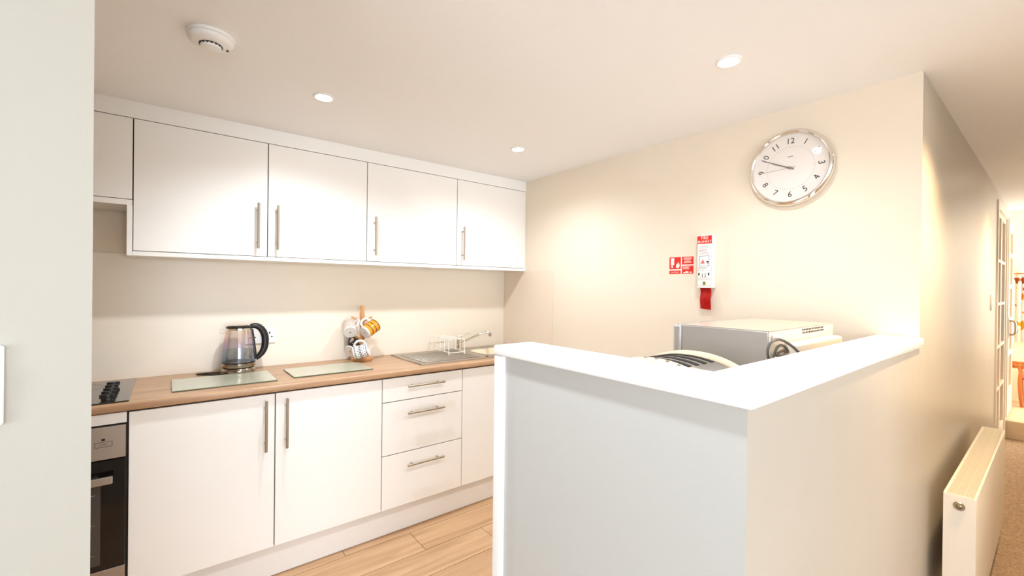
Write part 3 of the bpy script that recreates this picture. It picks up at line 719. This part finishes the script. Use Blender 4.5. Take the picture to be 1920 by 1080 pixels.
# ------------------------------------------------------------ wall clock
cy, cz, CR = .722, 1.862, .158
ck = thing('wall_clock', 'round chrome rimmed wall clock with pale dial on the right wall', 'clock', (XR-.001, cy, cz))
AX = (-1, 0, 0)
CC = (XR-.001, cy, cz)
MB().lathe([(0, 0), (CR-.006, 0), (CR-.006, .012), (0, .012)], CC, AX, n=72).build('case', 'silver', ck, True)
MB().lathe([(CR-.012, .004), (CR, .004), (CR+.004, .012), (CR+.003, .024), (CR-.003, .033), (CR-.009, .035), (CR-.014, .031), (CR-.016, .022), (CR-.014, .013)], CC, AX, n=96, closed=True).build('rim', 'chrome', ck, True)
dial = MB().lathe([(0, .0125), (CR-.0145, .0125), (CR-.0145, .015), (0, .015)], CC, AX, n=72).build('dial', 'dial', ck)
# dial print: frame with x to the viewer's right (-y), y up
def dialm(ang, rad, spin, lift=.0153):
    px = rad*math.sin(ang); pz = rad*math.cos(ang)
    base = Matrix(((0, 0, -1, XR-.001-lift), (-1, 0, 0, cy-px), (0, 1, 0, cz+pz), (0, 0, 0, 1)))
    return base @ Matrix.Rotation(spin, 4, 'Z')
for k in range(1, 13):
    a = k*PI/6; sp_ = -a + (PI if k in (4, 5, 6, 7, 8) else 0)
    text(str(k), .034, dialm(a, .113, sp_), 'numeral', 'ink', dial)
ticks = MB()
for k in range(60):
    a = k*PI/30; l = .0075 if k % 5 == 0 else .005
    bb = bmesh.new(); bmesh.ops.create_cube(bb, size=1)
    for v in bb.verts: v.co = Vector((v.co.x*.0009, v.co.y*l, v.co.z*.0003))
    ticks.add(bb, dialm(a, .090, -a))
o = ticks.build('minute_marks', 'grey_ink', dial)
lg = MB(); bb = bmesh.new(); bmesh.ops.create_cube(bb, size=1)
for v in bb.verts: v.co = Vector((v.co.x*.020, v.co.y*.0035, v.co.z*.0003))
lg.add(bb, dialm(0, .048, 0)); lg.build('dial_badge', 'grey_ink', dial)
def hand(name, ang, l, tail, wd, lift, m_='hand'):
    mb = MB(); b = bmesh.new(); vs = [(-wd/2, -tail), (wd/2, -tail), (wd/2*.7, l), (-wd/2*.7, l)]
    f = b.faces.new([b.verts.new((x, y, 0)) for x, y in vs]); r = bmesh.ops.extrude_face_region(b, geom=[f])
    for v in r['geom']:
        if isinstance(v, bmesh.types.BMVert): v.co.z = .0008
    bmesh.ops.recalc_face_normals(b, faces=b.faces)
    mb.add(b, dialm(0, 0, -ang, lift)); mb.build(name, m_, ck)
hand('hour_hand', math.radians(294.5), .075, .016, .0060, .0168)
hand('minute_hand', math.radians(295.5), .104, .016, .0045, .0184)
hand('second_hand', math.radians(268), .112, .022, .0014, .0200)
MB().lathe([(0, 0), (.006, 0), (.006, .0015), (0, .0035)], (XR-.001-.0165-.0045, cy, cz), AX, n=20).build('hub', 'hand', ck, True)
MB().lathe([(0, .030), (.05, .0295), (.10, .0275), (CR-.015, .0235), (CR-.015, .0225), (.10, .0265), (.05, .0285), (0, .029)], CC, AX, n=64).build('glass', 'clear', ck, True)

# ------------------------------------------------------------ fire blanket box
fy0, fy1, fz0, fz1, fd = 1.0425, 1.1185, 1.348, 1.605, .040
fx = XR-.001-fd
fb = thing('fire_blanket', 'white fire blanket box with red header and red pull tab on wall', 'fire blanket', (XR-.001, (fy0+fy1)/2, fz0))
bxo = bx(fx, XR-.001, fy0, fy1, fz0, fz1, bev=.003).build('box', 'box_white', fb, True)
def P(y, z, lift=.0004): return Matrix(((0, 0, -1, fx-lift), (-1, 0, 0, y), (0, 1, 0, z), (0, 0, 0, 1)))
def flat(y0, y1, z0, z1, name, m_, par, lift=.0004): return bx(fx-lift-.0003, fx-lift+.0003, y0, y1, z0, z1).build(name, m_, par)
hd_ = flat(fy0+.002, fy1-.001, 1.563, 1.6015, 'red_header', 'red', bxo)
ym_ = (fy0+fy1)/2
text('FIRE', .0205, P(ym_, 1.5905, .0010), 'lettering', 'sign_white', hd_)
text('BLANKET', .0158, P(ym_, 1.5728, .0010), 'lettering', 'sign_white', hd_)
ln = MB()
def bar(mb, y0, y1, z, hgt=.0016, lift=.0006): mb.box(fx-lift, fx, y0, y1, z-hgt/2, z+hgt/2)
random.seed(3)
for z in (1.554, 1.5485, 1.543): bar(ln, fy0+.010, fy1-.010-random.random()*.006, z, .0012)
bar(ln, fy0+.003, fy1-.003, 1.5385, .0008)
for z in (1.520, 1.5155, 1.511): bar(ln, fy0+.012, fy1-.008-random.random()*.01, z, .0012)
for z in (1.447, 1.4425): bar(ln, fy0+.026, fy1-.006, z, .0016)
for z in (1.4365,): bar(ln, fy0+.040, fy1-.006, z, .0012)
bar(ln, fy0+.003, fy1-.003, 1.432, .0008); bar(ln, fy0+.003, fy1-.003, 1.3865, .0008)
for z in (1.395, 1.391): bar(ln, fy0+.010, fy1-.008, z, .0012)
bar(ln, fy0+.003, fy1-.003, 1.3585, .0010)
ln.box(fx-.0006, fx, fy0+.0035, fy0+.0043, 1.358, 1.562).box(fx-.0006, fx, fy1-.0043, fy1-.0035, 1.358, 1.562)
ln.build('printed_lines', 'grey_ink', bxo)
rl = MB()
for z in (1.5325, 1.5275): bar(rl, fy0+.026, fy1-.010, z, .0022)
rl.build('printed_heading', 'pink_ink', bxo)
pc = MB()
for a, b_, z0, z1 in ((fy0+.014, fy1-.012, 1.5025, 1.504), (fy0+.014, fy1-.012, 1.4535, 1.455), (fy0+.014, fy0+.0155, 1.4535, 1.504), (fy1-.0135, fy1-.012, 1.4535, 1.504)): pc.box(fx-.0006, fx, a, b_, z0, z1)
pc.build('picture_frame', 'ink', bxo)
mb = MB(); mb.prism([(0, 0), (.022, 0), (.018, .012), (.011, .022), (.007, .012)], 0, .0004, mtx=P(fy1-.018, 1.466)); mb.build('flame_picture', 'pink_ink', bxo)
mb = MB(); mb.prism([(0, .014), (.008, .012), (.010, 0), (.014, .016), (.006, .019)], 0, .0004, mtx=P(fy0+.031, 1.460)); mb.build('hand_picture', 'ink', bxo)
pm = MB()
for i, y in enumerate((fy1-.011, fy1-.029, fy1-.043, fy1-.060)):
    big = i in (0, 3)
    pm.box(fx-.0006, fx, y-.0033 if big else y-.0014, y+.0033 if big else y+.0014, 1.4085, 1.4215 if big else 1.4185)
    if not big: pm.box(fx-.0006, fx, y-.0022, y+.0022, 1.4005, 1.4065)
pm.build('step_pictures', 'ink', bxo)
flat(ym_-.0065, ym_+.0065, 1.3625, 1.3785, 'certificate_mark', 'olive', bxo)
b = bmesh.new(); pts = [(0, .0), (.0, .0)]
tabm = MB()
bb = bmesh.new(); nz = 10; A = []
for i in range(nz):
    z = 1.349-.102*i/(nz-1); off = .004*math.sin(i*.9)+.002
    row = []
    for j in range(7):
        y = fy1-.010-(.054)*j/6; row.append(bb.verts.new((fx+.012+off+.003*math.sin(j*1.1+i*.3), y, z-(.006*j/6 if i == nz-1 else 0))))
    A.append(row)
for r0, r1 in zip(A, A[1:]):
    for j in range(6): bb.faces.new((r0[j], r0[j+1], r1[j+1], r1[j]))
bmesh.ops.solidify(bb, geom=bb.faces[:], thickness=.002)
tabm.add(bb); tabm.build('pull_tab', 'red_tab', fb, True)

# red safety sign next to it
sg = thing('safety_sign', 'red fire blanket location sign of two panels beside the blanket box', 'sign', (XR-.001, 1.225, 1.42))
gx = XR-.001
def sp_(y0, y1, z0, z1, name, m_, lift=.0012): return bx(gx-lift, gx-.0001, y0, y1, z0, z1).build(name, m_, sg)
sp_(1.157, 1.2935, 1.4195, 1.5085, 'backing', 'sign_white', .0008)
l1 = sp_(1.2275, 1.2925, 1.4445, 1.5075, 'red_panel', 'red'); l2 = sp_(1.2275, 1.2925, 1.4205, 1.4375, 'red_panel', 'red')
r1 = sp_(1.158, 1.2215, 1.4675, 1.5075, 'red_panel', 'red'); r2 = sp_(1.158, 1.2215, 1.4205, 1.4615, 'red_panel', 'red')
def Q(y, z, lift=.0016): return Matrix(((0, 0, -1, gx-lift), (-1, 0, 0, y), (0, 1, 0, z), (0, 0, 0, 1)))
def sb(mb, y0, y1, z0, z1): mb.box(gx-.0016, gx-.001, y0, y1, z0, z1)
mb = MB(); sb(mb, 1.265, 1.284, 1.466, 1.503); sb(mb, 1.272, 1.277, 1.4515, 1.464); sb(mb, 1.279, 1.283, 1.4535, 1.464); mb.build('blanket_symbol', 'sign_white', l1)
mb = MB(); mb.prism([(0, 0), (.006, -.004), (.014, -.004), (.020, .002), (.021, .012), (.017, .022), (.0165, .012), (.012, .030), (.009, .014), (.004, .020)], 0, .0005, mtx=Q(1.2545, 1.4545)); mb.build('flame_symbol', 'sign_white', l1)
text('Fire blanket', .0098, Q(1.26, 1.4292), 'lettering', 'sign_white', l2)
mb = MB()
for z, k in ((1.501, .8), (1.4955, .9), (1.490, .6), (1.4815, .75), (1.476, .85)): sb(mb, 1.19-.026*k, 1.19+.026*k, z-.0012, z+.0012)
mb.build('printed_lines', 'sign_white', r1)
mb = MB()
for z, k in ((1.456, .9), (1.4505, .7), (1.445, .8)): sb(mb, 1.216-.046*k, 1.216, z-.0011, z+.0011)
for y0, y1, h_ in ((1.202, 1.212, .005), (1.191, 1.200, .010), (1.184, 1.189, .008), (1.168, 1.177, .007)): sb(mb, y0, y1, 1.4235, 1.4235+h_)
mb.build('printed_lines', 'sign_white', r2)

# ------------------------------------------------------------ ceiling fittings
sa = thing('smoke_alarm', 'round white smoke alarm on the ceiling above the hob', 'smoke alarm', (.104, 1.668, CE))
dn = (0, 0, -1); sc_ = (.104, 1.668, CE-.0003)
MB().lathe([(0, 0), (.063, 0), (.063, .007), (.061, .010), (0, .010)], sc_, dn, n=56).build('base_plate', 'white_pl', sa, True)
MB().lathe([(0, .0105), (.0605, .0105), (.0615, .016), (.059, .023), (.050, .029), (.034, .031), (0, .031)], sc_, dn, n=56).build('cover', 'white_pl', sa, True)
MB().lathe([(.030, .0305), (.0315, .0305), (.0315, .0328), (.030, .0328)], sc_, dn, n=40, closed=True).build('grille_shadow_gap', 'ink', sa)
MB().lathe([(0, .0312), (.0285, .0312), (.0285, .036), (.0265, .040), (.020, .042), (0, .042)], sc_, dn, n=40).build('sensor_dome', 'white_pl', sa, True)
vn = MB()
for k in range(16):
    a = 2*PI*k/16
    bb = bmesh.new(); bmesh.ops.create_cube(bb, size=1)
    for v in bb.verts: v.co = Vector((v.co.x*.0022, v.co.y*.0052, v.co.z*.003))
    vn.add(bb, Matrix.Translation((sc_[0]+.0281*math.cos(a), sc_[1]+.0281*math.sin(a), CE-.0345)) @ Matrix.Rotation(a, 4, 'Z'))
vn.build('vent_slots', 'darkgrey', sa)
bx(.1450, .1515, 1.672, 1.6765, CE-.0335, CE-.0295).build('indicator_window', 'ink', sa)

LED = mat('downlight_lamp', (255, 240, 214), .5, emit=40)
def downlight(x, y, label, power=None, col=None, cone=154):
    t = thing('downlight', label, 'downlight', (x, y, CE), 'recessed ceiling downlights')
    c_ = (x, y, CE-.0002)
    MB().lathe([(.030, .0), (.042, .0), (.0425, .002), (.040, .0045), (.034, .006), (.030, .004)], c_, (0, 0, -1), n=40, closed=True).build('bezel', 'white_pl', t, True)
    MB().lathe([(0, .0002), (.0295, .0002), (.0295, .0028), (0, .0034)], c_, (0, 0, -1), n=32).build('lamp_face', LED, t, True)
    l = bpy.data.lights.new('spot', 'SPOT'); l.energy = power or SPOT_POWER; l.color = col or SPOT_COL; l.spot_size = math.radians(cone); l.spot_blend = 1.0; l.shadow_soft_size = .03
    o = bpy.data.objects.new('lamp', l); COL.objects.link(o); o.parent = t; o.location = (0, 0, -.02)
downlight(.505, 1.908, 'ceiling downlight in front of the large wall cabinet')
downlight(1.549, 1.9145, 'small looking ceiling downlight nearest the kitchen corner', 17)
downlight(1.497, .713, 'ceiling downlight above the microwave, near the clock', 11)
downlight(.505, .713, 'ceiling downlight overhead at the kitchen entrance')

WARM = (1.0, 0.70, 0.40)
downlight(2.12, -.02, 'corridor downlight nearest the kitchen, warm toned', 54, WARM, 120)
downlight(4.30, -.06, 'corridor downlight nearer the corridor door, warm toned', 34, WARM, 120)

# ------------------------------------------------------------ switches
def rocker_switch(label, x0, x1, z0, z1, yw, rockers):
    t = thing('light_switch', label, 'light switch', ((x0+x1)/2, yw, z0))
    bx(x0, x1, yw-.0095, yw-.0003, z0, z1, bev=.002).build('face_plate', 'white_pl', t, True)
    for (a, b_, c_, d_) in rockers:
        mb = MB(); bb = bmesh.new()
        vs = [bb.verts.new(p_) for p_ in ((a, yw-.0094, c_), (b_, yw-.0094, c_), (b_, yw-.0094, d_), (a, yw-.0094, d_), (a, yw-.0115, c_), (b_, yw-.0115, c_), (b_, yw-.0155, d_), (a, yw-.0155, d_))]
        for f in ((0, 1, 2, 3), (4, 5, 6, 7), (0, 1, 5, 4), (1, 2, 6, 5), (2, 3, 7, 6), (3, 0, 4, 7)): bb.faces.new([vs[i] for i in f])
        bmesh.ops.recalc_face_normals(bb, faces=bb.faces); mb.add(bb); mb.build('rocker', 'white_pl', t)
rocker_switch('white light switch cut by the left picture edge on the near wall', -.2245, -.1385, 1.187, 1.273, .72, [(-.20, -.1405, 1.213, 1.241)])
rocker_switch('small white two gang light switch beside the corridor door frame', 4.545, 4.625, 1.215, 1.325, YE, [(4.565, 4.605, 1.23, 1.262), (4.565, 4.605, 1.278, 1.31)])

# ------------------------------------------------------------ radiator
ra = thing('radiator', 'cream double panel radiator with top grille on the corridor wall', 'radiator', (2.91, .225, .12))
rx0, rx1, ry0, ry1, rz0, rz1 = 2.272, 3.545, .180, .2665, .12, .600
bx(rx0+.002, rx1-.002, ry0, ry0+.012, rz0, rz1-.008, bev=.004).build('front_panel', 'rad', ra, True)
bx(rx0+.002, rx1-.002, ry1-.012, ry1, rz0, rz1-.008, bev=.004).build('rear_panel', 'rad', ra, True)
for x0, x1 in ((rx0, rx0+.002), (rx1-.002, rx1)): bx(x0-.001, x1+.001, ry0+.001, ry1-.001, rz0+.005, rz1-.006).build('side_panel', 'rad', ra)
fins = MB()
k = 0
gz = rz1-.004
MB().box(rx0, rx1, ry0, ry0+.010, gz-.004, rz1, bev=.003).box(rx0, rx1, ry1-.010, ry1, gz-.004, rz1, bev=.003).box(rx0, rx0+.006, ry0+.01, ry1-.01, gz-.004, rz1).box(rx1-.006, rx1, ry0+.01, ry1-.01, gz-.004, rz1).build('top_frame', 'rad', ra, True)
bx(rx0+.006, rx1-.006, ry0+.010, ry1-.010, gz-.030, gz-.028).build('grille_tray', 'rad_grille', ra)
x = rx0+.012
while x < rx1-.010:
    fins.box(x, x+.0055, ry0+.010, ry1-.010, gz-.006, rz1-.001); x += .0105
for q in range(1, 3):
    yy = ry0+.010+(ry1-ry0-.02)*q/3; fins.box(rx0+.006, rx1-.006, yy-.0008, yy+.0008, gz-.005, rz1-.0004)
fins.build('grille_slats', 'rad_grille', ra)['kind'] = 'stuff'
vc = (rx0-.001, .2235, .562)
vp = MB().lathe([(.0085, 0), (.0150, 0), (.0155, .004), (.013, .007), (.0085, .007)], vc, (-1, 0, 0), n=32, closed=True).build('air_vent', 'handle', ra, True)
MB().lathe([(0, 0), (.0083, 0), (.0083, .005), (.004, .006), (0, .006)], vc, (-1, 0, 0), n=6).build('vent_nut', 'brass', ra)
for z in (.2, .42): bx(3.2, 3.24, ry1+.0005, YE-.0005, z, z+.04).build('wall_bracket', 'rad', ra)

# skirting along the corridor wall
struct(bx(XR+.11, 4.92, YE-.014, YE-.0003, .004, .10, bev=.003).build('baseboard_corridor', 'gloss'))

# ------------------------------------------------------------ far room: curtain and armchair
def curtain(y0, y1, label):
    bb = bmesh.new(); n, nz = 48, 6; g_ = []
    for i in range(n):
        y = y0+(y1-y0)*i/(n-1); row = [bb.verts.new((7.27+.018*math.sin(i*.9), y, .80+(1.535-.80)*k/(nz-1))) for k in range(nz)]; g_.append(row)
    for a, b_ in zip(g_, g_[1:]):
        for k in range(nz-1): bb.faces.new((a[k], b_[k], b_[k+1], a[k+1]))
    bmesh.ops.solidify(bb, geom=bb.faces[:], thickness=.003)
    t = thing('curtain', label, 'curtain', (7.27, (y0+y1)/2, .80))
    mb = MB(); mb.add(bb); mb.build('fabric', 'curtain', t, True)
    MB().cyl((7.27, y0-.01, 1.548), (7.27, y1+.01, 1.548), .008, n=12).build('curtain_rail', 'orange_wood', t)
    for y in (y0+.01, y1-.01): bx(7.262, 7.3195, y-.004, y+.004, 1.543, 1.553).build('rail_bracket', 'handle', t)
curtain(.02, .325, 'orange and yellow floral curtain at the far room window')
ch = thing('armchair', 'orange-brown bentwood armchair with curved legs in the far bright room', 'armchair', (7.05, 0, FZ))
for x in (6.88, 7.18):
    pts = bez([(x, .318, .585), (x, .29, .587), (x, .265, .575), (x, .252, .53), (x, .256, .42), (x, .25, .28), (x, .237, FZ+.002)], 36)
    MB().tube(pts, .019, 10, flat=.8).build('leg', 'orange_wood', ch, True)
    pts = bez([(x, -.20, .585), (x, -.17, .587), (x, -.145, .575), (x, -.132, .53), (x, -.136, .42), (x, -.13, .28), (x, -.117, FZ+.002)], 36)
    MB().tube(pts, .019, 10, flat=.8).build('leg', 'orange_wood', ch, True)
    MB().box(x-.016, x+.016, -.14, .345, .562, .600, bev=.006).build('top_rail', 'orange_wood', ch, True)
    MB().box(x-.010, x+.010, -.13, .255, .445, .470, bev=.004).build('side_rail', 'orange_wood', ch, True)
for y in (-.13, .255): MB().box(6.88, 7.18, y-.012, y+.012, .440, .470, bev=.004).build('stretcher', 'orange_wood', ch)
bx(6.895, 7.165, -.115, .24, .4705, .555, bev=.02, seg=3).build('seat_cushion', 'cushion', ch, True)
